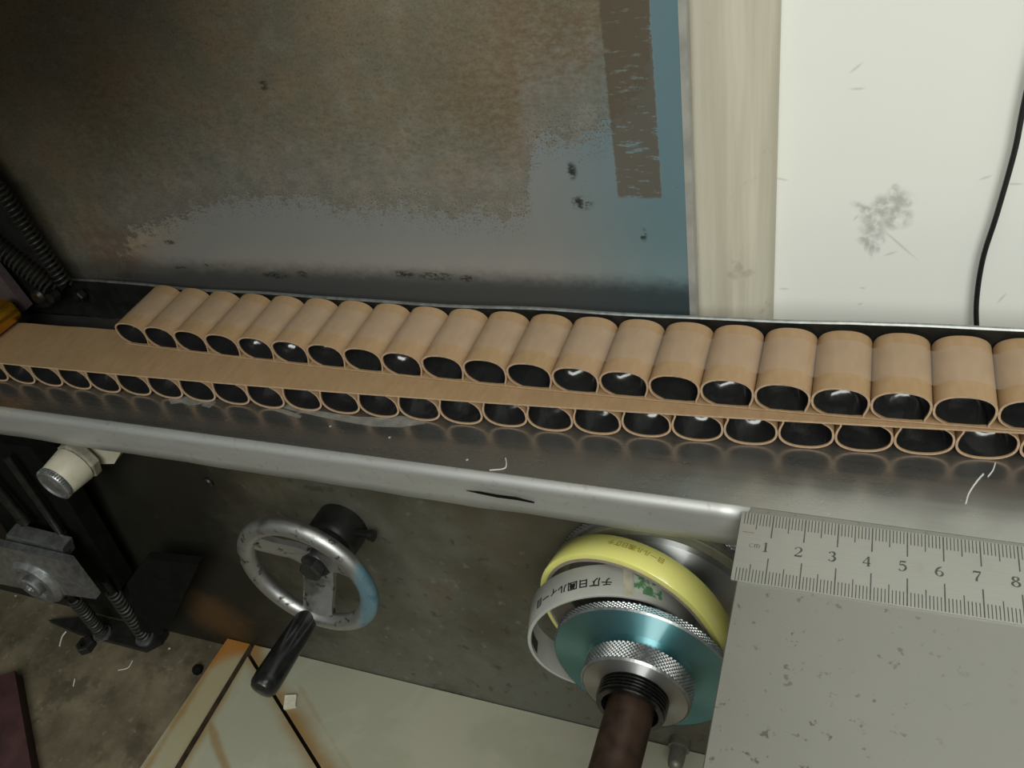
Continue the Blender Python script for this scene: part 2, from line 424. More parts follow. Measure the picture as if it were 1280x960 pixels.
# painted post in front of the wall: front face, rounded right side
def mat_post():
    q = M('cream_painted_post'); o = q.obj(); x, y, z = q.xyz(o)
    n = q.noise(q.scale(o, (30, 1, 1.2)), 6, 5, .6); n2 = q.noise(o, 60, 4)
    c = q.mix(q.step(n, .3, .75), (.48, .44, .345), (.62, .58, .475)); c = q.mix(q.mul(q.step(n2, .62, .7), .35), c, (.24, .20, .14))
    q.set(c, .5, 0, spec=.35); return q.m
PY, PZ = 27.4, 2.7
xl = onlean(866, 300, PY, PZ, LB)[0]; xr = onlean(962, 350, PY, PZ, LB)[0]
prof = [(xl - 2.5, 0.0), (xr - 1.6, 0.0), (xr - 1.2, .08), (xr - .75, .32), (xr - .3, .75), (xr, 1.25), (xr, 1.7), (xl - 2.5, 1.7)]
V = []; F = []
for v in (-25, 110):
    for x, d in prof: V.append(lean_v(PY, PZ, LB, x, v, d))
n = len(prof)
F = [(i, (i + 1) % n, (i + 1) % n + n, i + n) for i in range(n)] + [tuple(range(n))[::-1], tuple(range(n, 2 * n))]
tag(mesh('trim_1', V, F, mat_post(), smooth=True, sharp=50), kind='structure')

# ================================================================== MACHINE SHEETS
xe = onlean(858, 280, BY, BZ, LB)[0]
r_ = empty('steel_back_sheet', (xe - 30, BY, 0), 'tall weathered steel sheet with brown patina standing behind the trough', 'metal sheet')
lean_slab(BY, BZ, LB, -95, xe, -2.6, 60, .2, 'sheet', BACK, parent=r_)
lean_slab(BY - .02, BZ, LB, xe, xe + .26, -2.6, 60, .5, 'edge_strip', plain('grey_edge_strip', (.36, .35, .32), .5, .2, .15, 80), parent=r_)

def mat_front():
    q = M('grimy_machine_front'); o = q.obj(); x, y, z = q.xyz(o)
    a = q.noise(o, 9, 6, .65); b = q.noise(o, 34, 6, .65); c_ = q.noise(o, 130, 4, .6)
    c = q.mix(q.step(a, .38, .64), (.078, .07, .047), (.135, .135, .11)); c = q.mix(q.mul(q.step(b, .5, .7), .5), c, (.115, .085, .05))
    c = q.mix(q.mul(q.step(c_, .62, .72), .35), c, (.26, .25, .21)); c = q.mix(q.mul(q.step(c_, .40, .30), .5), c, (.03, .026, .018))
    rp_ = (onlean(268, 770, 20.6, -6.0, .10) - np.array([-30, 22, FZ])) * S
    rd = q.n('ShaderNodeVectorMath', operation='DISTANCE'); q.L(o, rd.inputs[0]); rd.inputs[1].default_value = tuple(rp_)
    ru = q.mul(q.step(q.add(rd.outputs['Value'], q.mul(q.sub(b, .5), .03)), .034, .006), .8)
    left_dk = q.mul(q.step(q.add(x, q.mul(q.sub(a, .5), .12)), .06, -.03), .93)  # panel colour goes near black towards its left end
    c = q.mix(left_dk, c, (.008, .0075, .005)); c = q.mix(ru, c, (.085, .045, .018))
    q.set(c, q.add(.38, q.mul(b, .25)), q.mul(q.sub(1.0, left_dk), .25), spec=.3); q.bump(c_, .15, .0006); return q.m
FB = 0.10
FY0, FZ0 = 20.6, -6.0
r_ = empty('machine_front_panel', (-30, 22, FZ), 'grimy olive grey machine front below the trough, behind handwheel and spindle', 'machine panel')
lean_slab(FY0, FZ0, FB, -95, 6, (FZ - FZ0) / math.cos(FB), 5.80, 1.0, 'panel', mat_front(), parent=r_)
# small black bolt high on the panel
bp = onlean(261, 602, FY0, FZ0, FB)
AX = np.array([-.007, -.9947, .1024]); AX /= np.linalg.norm(AX)
g = G(); g.lathe(bp, AX, [(-.1, .32), (.12, .32), (.2, .24)], 14); g.build('bolt_head', BLACK, r_, True)
bp = onlean(851, 925, FY0, FZ0, FB)
g = G(); g.lathe(bp, AX, [(-.3, .55), (.5, .55), (.5, .42), (1.3, .40), (1.5, .34), (1.62, .2), (1.66, .05)], 24)
tag(g.build('round_bolt', plain('olive_steel_bolt', (.17, .16, .13), .45, .5), r_, True), 'dull round-headed bolt low on the panel')

# ================================================================== TROUGH (bed, folded lip, extension plate)
YE = 18.24
r_ = empty('steel_trough', (-10, 22, 0), 'long stainless steel trough with folded front lip carrying the paper strips', 'trough')
X0, X1, XP = -95, 40, -2.82
g = G(); g.box((X0, YE + .35, -.15), (X1, 25.55, 0)); g.build('bed', BED, r_)
# folded lip: quarter-round then a slightly uneven drop
nx = 90; prof = []
R_ = .38
for k in range(9):
    t = math.pi / 2 * k / 8; prof.append((YE + R_ - R_ * math.sin(t), -R_ + R_ * math.cos(t)))
prof += [(YE, -.8), (YE - .01, -1.3), (YE + .01, -1.82)]
V = []; F = []
xs = np.linspace(X0, XP + .02, nx)
for x in xs:
    wv = .05 * math.sin(x * .7) + .04 * math.sin(x * 1.9 + 1)
    dent = .10 * math.exp(-((x + 13.2) / 1.6) ** 2)
    for k, (y, z) in enumerate(prof):
        f_ = max(0, (k - 8) / 3.0)
        V.append((x, y + dent * math.sin(f_ * 3), z - wv * f_ * .5 - dent * f_ * .8))
np_ = len(prof)
for i in range(nx - 1):
    for k in range(np_ - 1): F.append((i * np_ + k, i * np_ + k + 1, (i + 1) * np_ + k + 1, (i + 1) * np_ + k))
lip = mesh('front_lip', V, F, mat_lip(), r_, True, sharp=80)
md = lip.modifiers.new('solid', 'SOLIDIFY'); md.thickness = .0012; md.offset = -1
g = G(); g.box((XP, 2.0, -.16), (X1, YE + .36, 0), 0, .03); tag(g.build('extension_plate', EXT, r_), 'flat pitted extension plate under the ruler')

cr = [on(x, y, 1, 18.2) for x, y in ((583, 612.5), (600, 614), (622, 618), (645, 621), (668, 627), (668, 628.2), (645, 624), (622, 621), (600, 616.5))]
g = G(); g.prism([(p[0], 18.16, p[2]) for p in cr], (0, .03, 0)); tag(g.build('lip_crack', SOOT, r_), 'thin dark crack along the lip')

# thin scraps on the bed
GLUE = plain('dried_glue', (.42, .41, .37), .35, 0, .2, 200, Alpha=.28)
def flake(name, pts, th, mat, lab, cat, grp=None, z=0.0, closed=True):
    P = [on(x, y, 2, z) for x, y in pts]
    g = G(); g.prism([(p[0], p[1], z + .004) for p in P], (0, 0, th)); o = g.build(name, mat); tag(o, lab, cat, grp); return o
flake('glue_smear', [(345, 507), (360, 502), (400, 514), (440, 521), (480, 522), (500, 520), (535, 525), (530, 530), (500, 534), (465, 533), (430, 527), (395, 520), (365, 513)], .01, GLUE, 'long pale dried glue smear on the bed below the tubes', 'glue smear')
flake('glue_smear', [(320, 503), (340, 508), (362, 514), (377, 520), (374, 523), (355, 517), (335, 511)], .01, GLUE, 'short narrow glue smear just left of the long smear', 'glue smear')
flake('clear_film_scrap', [(211, 500), (218, 494), (240, 497), (262, 498), (272, 500), (255, 504), (238, 507), (226, 503), (214, 505)], .02, GLUE, 'crumpled clear film scrap by the lower tubes on the left', 'scrap')
flake('clear_film_scrap', [(252, 507), (266, 501), (270, 503), (262, 510)], .02, GLUE, 'tiny clear film sliver right beside the crumpled film scrap', 'scrap')
PALE = plain('pale_shaving', (.66, .65, .60), .5, 0, .1, 200)
def thread(name, pts, r, mat, lab, cat, z=0.0, n=24):
    P = smoothpath([(*on(x, y, 2, z)[:2], z + r * .9) for x, y in pts], n)
    g = G(); g.tube(P, r, 6); return tag(g.build(name, mat, smooth=True), lab, cat)
thread('pale_fibre', [(1207, 630), (1211, 617), (1221, 602), (1229, 593)], .028, PALE, 'curved pale fibre on the bed above the ruler', 'fibre')
thread('pale_fibre', [(1235, 596), (1241, 588), (1244, 579)], .022, PALE, 'short pale fibre touching the lower tubes at the right', 'fibre')
thread('pale_fibre', [(612, 588), (630, 586), (633, 580), (632, 573)], .02, PALE, 'hooked pale fibre on the bed above the lip', 'fibre')
CRUMB = plain('grey_white_crumb', (.36, .35, .32), .7)
for (x, y, lab) in ((413, 533, 'small white crumb under the long glue smear'), (487, 547, 'small white crumb on the bed right of the long glue smear'), (584, 575, 'white crumb on the bed nearest the hooked fibre'), (571, 587, 'white crumb on the bed just above the lip fold')):
    p = on(x, y, 2, 0.0); g = G(); g.lathe((p[0], p[1], 0), (0, 0, 1), [(0, .045), (.02, .06), (.04, .02)], 5); tag(g.build('white_crumb', CRUMB), lab, 'crumb')

# ================================================================== GUIDE RAIL
def uy(x): return 21.8155 + .0151 * x + .0009 * x * x          # front of upper strip
def ly(x): return 21.5795 + .0626 * x + .0007 * x * x          # front of lower strip
TL = 2.96
r_ = empty('guide_rail', (-10, 25.2, 0), 'black steel guide rail along the back of the trough', 'rail')
V = []; F = []; FM = []
xs = np.linspace(-46, 26, 86)
for x in xs:
    zt = 2.5 + (x + 37) * .5 / 42 + .04 * math.sin(x * .5 + 1) * (1 if x < 0 else .3)
    y = min(uy(x) + TL + .16, 25.6) + .03 * math.sin(x * .9)
    for q_ in ((y, 0.02), (y, zt - .05), (y + .05, zt), (y + .14, zt), (y + .14, 0.02)): V.append((x, *q_))
for i in range(len(xs) - 1):
    for k in range(5):
        F.append((i * 5 + k, (i + 1) * 5 + k, (i + 1) * 5 + (k + 1) % 5, i * 5 + (k + 1) % 5)); FM.append(1 if k in (1, 2) else 0)
F = [f_[::-1] for f_ in F]
mesh('rail_face', V, F, [BLACK, RAILTOP], r_, fm=FM)
p = on(101, 369, 1, 25.3)
g = G(); g.lathe(p, (0, -1, .05), [(-.1, .36), (.22, .36), (.28, .28)], 6); g.lathe(p, (0, -1, .05), [(.2, .2), (.38, .2), (.4, .1)], 14); g.build('hex_bolt', BLACKM, r_)

# ================================================================== CORRUGATED STRIPS
PITCH = 1.852; HH = 1.386
def omega(a, zc, b, foot, n=22, e=2.35):
    """open flute profile, foot to foot over the top, in (x, z): walls touch at mid height and tuck in below"""
    k = zc / .6
    L = [(-.50, 0.0), (-.60, .055), (-.70, .12), (-.79, .20), (-.86, .30), (-.902, .41), (-.92, .52)]
    Rr = [(.918, .52), (.90, .40), (.86, .27), (.81, .15), (.785, .07), (.79, .03), (.81, 0.0)]
    L = [(x * a / .922, z * k) for x, z in L]; Rr = [(x * a / .922, z * k) for x, z in Rr]
    T = []
    for k in range(n + 1):
        t = math.pi * (1 - k / n); c, s = math.cos(t), math.sin(t)
        T.append((a * math.copysign(abs(c) ** (2 / e), c), zc + b * abs(s) ** (2 / e)))
    return L + T + Rr
def shell(out, inn, y0, y1, name, mats, ny=5, jag=0.0, flip=1):
    """two profiles (outer, inner) swept along y with cut ends; z scaled by flip"""
    V = []; F = []; FM = []; n = len(out)
    ys = np.linspace(y0, y1, ny)
    for y in ys:
        for (x, z) in out: V.append((flip * x, y, flip * z))
        for (x, z) in inn: V.append((flip * x, y, flip * z))
    for j in range(ny - 1):
        a, b = j * 2 * n, (j + 1) * 2 * n
        for i in range(n - 1):
            F.append((a + i, a + i + 1, b + i + 1, b + i)); FM.append(0)
            F.append((a + n + i, b + n + i, b + n + i + 1, a + n + i + 1)); FM.append(0)
        F.append((a, b, b + n, a + n)); FM.append(1); F.append((a + n - 1, a + 2 * n - 1, b + 2 * n - 1, b + n - 1)); FM.append(1)
    for a, fl in ((0, 0), ((ny - 1) * 2 * n, 1)):
        for i in range(n - 1):
            q_ = (a + i, a + n + i, a + n + i + 1, a + i + 1); F.append(q_ if not fl else q_[::-1]); FM.append(1)
    me = bpy.data.meshes.new(name)
    me.from_pydata([(v[0] * S, v[1] * S, v[2] * S) for v in V], [], F)
    for m in mats: me.materials.append(m)
    for p_, i in zip(me.polygons, FM): p_.material_index = i; p_.use_smooth = True
    try: me.set_sharp_from_angle(angle=math.radians(45))
    except Exception: pass
    return me
TUBES = {}; LINS = {}
rs = random.Random(3)
for fl in (1, -1):
    for v in range(4):
        top = HH - .10 + rs.uniform(-.015, .015); zc = .62 + rs.uniform(-.02, .02); A = PITCH / 2 - .004
        th = .075; ft = 1.2 + rs.uniform(-.03, .05)
        o = omega(A, zc, top - zc, ft); i = [(x * (1 - th / A), zc + (z - zc) * (1 - th / (top - zc)) if z > zc else z) for x, z in o]
        TUBES[fl, v] = shell(o, i, 0, TL, 'tube', [KRAFT, KEDGE], flip=fl)
        # lining: a glossy black cup with a rounded back, open at the front
        k_ = 1 - (th + .014) / A
        li = [(x * k_, max(.04, zc + (z - zc) * (1 - (th + .014) / (top - zc)))) for x, z in o]
        li = li + [(li[-1][0] * f_, .04) for f_ in (.5, 0, -.5)]
        V = []; F = []; n = len(li)
        rw = [rs.uniform(-.05, .05) for _ in range(6)]
        secs = [(.04, 1, 0), (.20, .995, 0), (.34, .965, 0), (.48, .90, .0), (.62, .80, .02), (.74, .68, .03), (.84, .53, .02), (.91, .34, 0.0), (.95, .15, 0), (.96, .02, 0)]
        dp = (1.0, 1.38, 1.3, 1.16)[v] * (1.0 if fl > 0 else 1.04)
        for si, (y, f_, dz) in enumerate(secs):
            y = y * dp if si else y
            for x, z in li:
                V.append((fl * x * (f_ ** .6), y + .07 * math.sin(x * 3 + rw[0] * 60) * (si > 2), fl * (zc * 1.12 + (z - zc * 1.12) * f_ + dz * math.sin(x * 4 + rw[1] * 60))))
        for a_ in range(len(secs) - 1):
            for b_ in range(n):
                c_ = (b_ + 1) % n; F.append((a_ * n + b_, a_ * n + c_, (a_ + 1) * n + c_, (a_ + 1) * n + b_))
        F = [f_[::-1] for f_ in F]
        me = bpy.data.meshes.new('black_lining'); me.from_pydata([tuple(c * S for c in p_) for p_ in V], [], F); me.materials.append(FILM)
        for p_ in me.polygons: p_.use_smooth = True
        LINS[fl, v] = me
def lin_strip(name, fy, x0, x1, z0, z1, parent, n=60, jx=0.0):
    V = []; F = []; FM = []
    xs = np.linspace(x0, x1, n)
    for x in xs:
        sl = (fy(x + .1) - fy(x - .1)) / .2
        nrm = np.array([-sl, 1.0]); nrm /= np.linalg.norm(nrm)
        a = np.array([x, fy(x)]); b = a + nrm * (TL + .02)
        a = a - nrm * .02
        w_ = .02 * math.sin(x * 1.7) * jx
        for (p, z) in ((a, z0), (a, z1), (b, z1 + w_), (b, z0)): V.append((p[0], p[1], z))
    for i in range(n - 1):
        for k in range(4):
            F.append((i * 4 + k, i * 4 + (k + 1) % 4, (i + 1) * 4 + (k + 1) % 4, (i + 1) * 4 + k)); FM.append(1 if k in (0, 2) else 0)
    F.append((0, 3, 2, 1)); F.append(tuple((n - 1) * 4 + k for k in range(4))); FM += [1, 1]
    return mesh('base_sheet', V, F, [KRAFT, KEDGE], parent, fm=FM)
def place_tubes(root, fy, x_first, count, z, fl):
    rr = random.Random(11 if fl > 0 else 23)
    for k in range(count):
        x = x_first + PITCH * k
        sl = (fy(x + .1) - fy(x - .1)) / .2; v = rr.randrange(4)
        t = bpy.data.objects.new('tube', TUBES[fl, v]); COL.objects.link(t); t.parent = root
        t.location = Vector((x * S, (fy(x) + rr.uniform(-.03, .03)) * S, z * S)) - root.location
        t.rotation_euler = (0, 0, math.atan(sl) + rr.uniform(-.006, .006))
        b = bpy.data.objects.new('black_lining', LINS[fl, v]); COL.objects.link(b); b.parent = t
ZL = 1.40                                   # top of the lower strip
low = empty('corrugated_paper_strip', (-15, 21, 0), 'lower kraft paper strip with black-lined oval tubes hanging against the trough bed', 'paper strip', 'corrugated kraft strips')
lin_strip('base_sheet', ly, -52, 20, ZL - .08, ZL, low, jx=1)
place_tubes(low, ly, -39.2995 - 7 * PITCH + PITCH / 2, 39, ZL - .085, -1)
upp = empty('corrugated_paper_strip', (-14, 22, 1.5), 'upper kraft paper strip with oval tubes standing up, clear tape along their tops', 'paper strip', 'corrugated kraft strips')
UX0 = -30.8755 - PITCH / 2
lin_strip('base_sheet', uy, UX0 - PITCH * .42, 20, ZL + .045, ZL + .09, upp)
place_tubes(upp, uy, UX0, 28, ZL + .09, 1)
# clear tape bridging the tube tops
def tape_mesh():
    q = M('clear_tape'); n = q.noise(q.obj(), 60, 3)
    m = q.set((.62, .56, .50), q.add(.18, q.mul(n, .2)), 0, spec=.6)
    q.put(q.b.inputs['Alpha'], .14); return m
V = []; F = []; per = 14; cnt = 28; top = HH - .10
for k in range(cnt * per + 1):
    x = UX0 - PITCH / 2 + PITCH * k / per
    t = ((x - UX0) / PITCH + .5) % 1.0; c = 2 * t - 1
    z = ZL + .09 + .62 + (top - .62) * max(0.0, 1 - abs(c) ** 2.35) ** (1 / 2.35) + .012
    z = max(z, ZL + .09 + top - .30)
    sl = (uy(x + .1) - uy(x - .1)) / .2
    for o in (.72, 2.42): V.append((x - sl * o, uy(x) + o, z))
for k in range(cnt * per): F.append((2 * k, 2 * k + 2, 2 * k + 3, 2 * k + 1))
ct = mesh('clear_tape', V, F, tape_mesh(), upp, True, sharp=80)
tag(ct, 'clear adhesive tape stuck over the tube tops')

# ================================================================== RULER
RULER = None
def mat_ruler():
    q = M('ruler_steel'); o = q.obj(); n = q.noise(q.scale(o, (1, 40, 1)), 60, 4); n2 = q.noise(o, 90, 4)
    c = q.mix(n, (.38, .38, .355), (.46, .46, .425)); c = q.mix(q.mul(q.step(n2, .6, .75), .3), c, (.26, .25, .22))
    q.set(c, q.add(.30, q.mul(n2, .12)), .72); return q.m
INK = plain('ruler_ink', (.075, .073, .066), .6, 0, .3, 500)
RX, RY, RA, RW = -3.0139, 18.2897, .0154, 2.7131
r_ = empty('steel_ruler', (RX + 8, RY - 1.3, 0.004), 'stainless steel centimetre ruler lying on the plate at lower right', 'ruler')
cA, sA = math.cos(RA), math.sin(RA)
def rp(t, f_, z): return (RX + cA * t + sA * f_ * RW, RY + sA * t - cA * f_ * RW, z)    # t cm along, f_ fraction across
g = G(); g.prism([rp(t, f_, .008) for t, f_ in ((-.02, .02), (0.0, 0), (20.5, 0), (20.5, 1), (-.01, 1), (-.03, .98))], (0, 0, .06)); g.build('blade', mat_ruler(), r_)
ZR = .0695
g = G()
def tick(t, f0, f1, wd):
    g.add([rp(t - wd, f0, ZR), rp(t - wd, f1, ZR), rp(t + wd, f1, ZR), rp(t + wd, f0, ZR)], [(0, 1, 2, 3)])
for mm_ in range(1, 200):
    t = mm_ / 10
    if mm_ % 10 == 0: tick(t, .005, .345, .020); tick(t, .64, .995, .020)
    elif mm_ % 5 == 0: tick(t, .005, .245, .016); tick(t, .755, .995, .016)
    else: tick(t, .005, .18, .0145); tick(t, .82, .995, .0145)
gm = g.build('graduation_marks', INK, r_); gm['kind'] = 'stuff'
def stroke_text(name, strokes, t0, f0, h, parent, mat):
    """strokes: list of [(x, y, halfwidth)] in em units, y up"""
    gg = G()
    for st in strokes:
        P = smoothpath([(a, b, c) for a, b, c in st], max(2, 8 * (len(st) - 1)))
        Lp, Rp = [], []
        for i, p in enumerate(P):
            d = P[min(i + 1, len(P) - 1)][:2] - P[max(i - 1, 0)][:2]; d /= np.linalg.norm(d) + 1e-9
            nn = np.array([-d[1], d[0]])
            Lp.append(p[:2] + nn * p[2]); Rp.append(p[:2] - nn * p[2])
        V = [rp(t0 + x * h, f0 - y * h / RW, ZR + .0003) for x, y in Lp + Rp]; m_ = len(P)
        gg.add(V, [(i, i + m_, i + m_ + 1, i + 1) for i in range(m_ - 1)])
    return gg.build(name, mat, parent)
tk, tn = .085, .035
DIG = {
 '1': [[(-.17, .33, tn), (-.02, .42, tn), (.02, .5, tk)], [(0.02, .5, tk), (.02, .0, tk), (.02, -.48, tk)], [(-.2, -.48, tn), (0, -.48, tn), (.22, -.48, tn)]],
 '2': [[(-.28, .25, tk), (-.2, .42, tn), (.02, .48, tn * 1.3), (.22, .33, tk), (.2, .1, tk), (-.05, -.2, tn), (-.3, -.45, tn)], [(-.3, -.45, tk), (0, -.45, tk), (.28, -.45, tk)], [(.28, -.45, tn), (.3, -.28, tn)]],
 '3': [[(-.26, .33, tk), (-.12, .46, tn), (.08, .45, tk), (.2, .28, tk), (.08, .08, tn), (-.06, .05, tn)], [(-.06, .05, tn), (.14, .0, tk), (.24, -.2, tk * 1.1), (.1, -.44, tk), (-.12, -.48, tn), (-.28, -.35, tk)]],
 '4': [[(.12, .5, tn), (-.1, .15, tn), (-.32, -.2, tn)], [(-.32, -.2, tn * 1.3), (0, -.2, tn * 1.3), (.3, -.2, tn * 1.3)], [(.12, .5, tk), (.12, 0, tk), (.12, -.48, tk)], [(-.03, -.48, tn), (.26, -.48, tn)]],
 '5': [[(-.18, .48, tk), (.05, .48, tk), (.25, .48, tk)], [(-.18, .48, tn), (-.2, .25, tn), (-.22, .08, tn)], [(-.22, .08, tn), (.0, .16, tk), (.22, .02, tk), (.22, -.25, tk), (.02, -.46, tn), (-.16, -.47, tn), (-.28, -.34, tk)]],
 '6': [[(.2, .46, tn), (-.05, .32, tk), (-.24, .02, tk), (-.24, -.25, tk), (-.06, -.47, tn), (.16, -.4, tk), (.25, -.18, tk), (.1, .03, tn), (-.1, .02, tn), (-.22, -.12, tn)]],
 '7': [[(-.28, .3, tn), (-.26, .46, tn)], [(-.26, .46, tk), (0, .46, tk), (.28, .46, tk)], [(.28, .46, tn), (.1, .1, tn * 1.5), (-.03, -.2, tk), (-.05, -.48, tk)]],
 '8': [[(0, .06, tn), (-.2, .2, tk), (-.16, .4, tk), (0, .48, tn), (.17, .4, tk), (.18, .22, tk), (0, .06, tn), (-.22, -.1, tk), (-.26, -.3, tk), (0, -.48, tn), (.24, -.32, tk), (.22, -.1, tk), (0, .06, tn)]],
 '9': [[(-.2, -.46, tn), (.05, -.32, tk), (.24, -.02, tk), (.24, .25, tk), (.06, .47, tn), (-.16, .4, tk), (-.25, .18, tk), (-.1, -.03, tn), (.1, -.02, tn), (.22, .12, tn)]],
 '0': [[(0, .48, tn), (-.22, .3, tk), (-.25, 0, tk), (-.22, -.3, tk), (0, -.48, tn), (.22, -.3, tk), (.25, 0, tk), (.22, .3, tk), (0, .48, tn)]]}
for dg_ in range(1, 20):
    s_ = str(dg_)
    for j, ch in enumerate(s_):
        tc = dg_ - .13 + (j - (len(s_) - 1) / 2) * .27
        stroke_text('numeral', DIG[ch], tc, .485, .36, r_, INK)
FADED = plain('faded_ink', (.17, .165, .15), .6, 0, .3, 500)
CM = [[(-.5 + x, y, w_) for x, y, w_ in ((.16, .2, .06), (.02, .27, .04), (-.14, .2, .06), (-.2, 0, .08), (-.14, -.2, .06), (.02, -.27, .04), (.17, -.18, .05))],
      [(-.1, .27, .07), (-.1, -.27, .07)], [(-.1, .15, .04), (.05, .27, .05), (.17, .15, .07), (.17, -.27, .07)], [(.17, .15, .04), (.32, .27, .05), (.44, .15, .07), (.44, -.27, .07)]]
stroke_text('unit_mark', CM, .56, .485, .26, r_, FADED)
stroke_text('ink_dash', [[(-.5, 0, .05), (.5, 0, .05)]], .28, .30, .36, r_, plain('red_brown_ink', (.26, .15, .11), .6))

# ================================================================== LEFT: ROLLER, SPRINGS, MACHINE HEAD
r_ = empty('taping_machine', (-60, 20, 0), 'black taping machine housing in shadow at the left edge above the rail', 'machine')
g = G(); g.prism([onlean(x, y, 24.9, 2.5, .08) for x, y in ((-160, 40), (-10, 225), (12, 265), (78, 362), (62, 384), (-60, 390), (-160, 320))], (0, .4, .0)); g.build('housing', BLACK, r_)
g = G(); g.box((-96, 2, 2.2), (-52, 24.4, 60), 0, .8); g.build('body', BLACKM, r_)  # unseen rest of the machine, added to block light from the left
g = G(); g.box((-96, 2, 23.4), (-16, 24.4, 62), 0, .8); g.build('shade_block', BLACKM, r_)  # unseen overhead block, added to keep light off the sheet's left side
g = G(); g.prism([onlean(x, y, 24.0, 2.5, .05) for x, y in ((-60, 270), (-2, 343), (33, 387), (26, 393), (-60, 400))], (0, .5, 0)); tag(g.build('guard_plate', plain('dull_purple_grey_plate', (.10, .075, .075), .5, .2), r_), 'dull purple grey plate beside the brass roller')
for pts, y, nm in ((((-6, 228), (82, 356)), 24.85, 'tall'), (((-26, 290), (66, 362)), 24.4, 'short')):
    a = onlean(*pts[0], y, 2.5, .05); b = onlean(*pts[1], y, 2.5, .05)
    g = G(); helix(a, b, .34 if nm == 'tall' else .43, .062, 22 if nm == 'tall' else 17, g)
    tag(g.build('coil_spring', SPRING, r_, True), 'longer coil spring along the housing edge' if nm == 'tall' else 'shorter thicker coil spring nearer the roller')
p = on(52, 368, 1, 24.3); g = G(); g.lathe(p, (0, -1, .1), [(-.3, .45), (.25, .45), (.4, .3)], 16); g.lathe(p + np.array([.7, 0, -.1]), (0, -1, .1), [(-.3, .3), (.2, .3)], 6); g.build('spring_anchor', BLACKM, r_, True)
r_ = empty('brass_roller', (-42.0, 21.8, 2.1), 'shiny orange brass roller at left edge pressing on the paper strip', 'roller')
a = np.array([-41.35, 20.2, 2.18]); d = np.array([.14, 1, 0.0])
g = G(); g.lathe(a, d, [(-4, .68), (3.1, .68), (3.22, .62), (3.26, .3), (3.27, .05)], 32); g.build('roller_body', BRASS, r_, True)
g = G(); g.lathe(a, d, [(3.2, .2), (3.5, .2)], 16); g.build('axle', BLACKM, r_, True)

# ================================================================== CREAM KNOB UNDER THE LIP
CREAM = plain('cream_plastic', (.46, .43, .33), .45, 0, .08, 120)
DIRTY = plain('dirty_cream_plastic', (.24, .22, .17), .5, 0, .3, 150)
kc = on(67, 606, 1, 17.0)
r_ = empty('cream_knob', kc + AX * -2, 'cream plastic knob with knurled metal end cap under the trough lip', 'knob')
KD = np.array([-.06, -1, .04])
g = G(); g.lathe(kc, KD, [(-1.5, 1.02), (-1.45, 1.08), (-.25, .95), (-.2, .9)], 40); g.build('knob_body', CREAM, r_, True)
g = G()
n = 72; prof = [(-.25, .93), (-.18, .95), (0.0, .93), (.08, .88), (.1, .82), (.02, .74), (.02, .5), (.08, .42), (.1, .2), (.1, .02)]
g.lathe(kc, KD, prof, 72); g.build('end_cap', IRON, r_, True)
g = G(); dd = KD / np.linalg.norm(KD); a_ = np.cross(dd, [0, 0, 1.0]); a_ /= np.linalg.norm(a_); b_ = np.cross(dd, a_)
for i in range(44):
    t = 2 * math.pi * i / 44; q_ = kc + (a_ * math.cos(t) + b_ * math.sin(t)) * .94
    g.tube([q_ - dd * .2, q_ + dd * .04], .035, 5)
g.build('knurling', IRON, r_)
g = G(); nb = kc - dd * 1.5
g.lathe(nb, -dd, [(0, 1.05), (.12, 1.18), (.5, 1.18), (.6, 1.05)], 8); g.build('nut', DIRTY, r_)
g = G(); q0 = nb - dd * .6; g.prism([q0 + np.array(v_) for v_ in ((-.9, 0, .9), (1.9, .3, 1.1), (2.5, .5, .4), (1.3, .3, -.75), (-.5, 0, -.8))], (0.1, 1.0, .1)); g.build('bracket', CREAM, r_)

# ================================================================== HANDWHEEL
WC = np.array([-22.83, 17.0, -7.5])
def mat_wheel():
    q = M('worn_wheel_metal'); o = q.obj(); n = q.noise(o, 170, 5, .65); n2 = q.noise(o, 60, 3); x, y, z = q.xyz(o)
    c = q.mix(q.step(n, .54, .68), (.46, .46, .45), (.06, .055, .048)); c = q.mix(q.mul(q.step(n2, .55, .68), .7), c, (.14, .135, .12))
    blue = q.mul(q.step(q.add(q.add(x, q.mul(z, -.25)), q.mul(q.sub(n2, .5), .012)), .026, .031), .8)
    c = q.mix(blue, c, (.09, .24, .32))
    q.set(c, q.add(.33, q.mul(n, .25)), q.sub(.95, q.mul(blue, .5))); q.bump(n, .15, .0006); return q.m
WM = mat_wheel()
r_ = empty('handwheel', WC, 'small worn metal handwheel with black handle on the machine front', 'handwheel')
ax_a = np.cross(AX, [0, 0, 1.0]); ax_a /= np.linalg.norm(ax_a); ax_b = np.cross(AX, ax_a)
if ax_b[2] < 0: ax_b = -ax_b
if ax_a[0] < 0: ax_a = -ax_a
RR, RT = 3.25, .46
g = G(); n, k_ = 72, 14; V = []; F = []
for i in range(n):
    t = 2 * math.pi * i / n; e_ = ax_a * math.cos(t) + ax_b * math.sin(t)
    for j in range(k_):
        s_ = 2 * math.pi * j / k_; V.append(WC + e_ * (RR + RT * math.cos(s_)) + AX * (RT * .82 * math.sin(s_)))
for i in range(n):
    for j in range(k_):
        F.append((i * k_ + j, ((i + 1) % n) * k_ + j, ((i + 1) % n) * k_ + (j + 1) % k_, i * k_ + (j + 1) % k_))
g.add(V, F); g.build('rim', WM, r_, True, sharp=80)
HB = WC - AX * .9
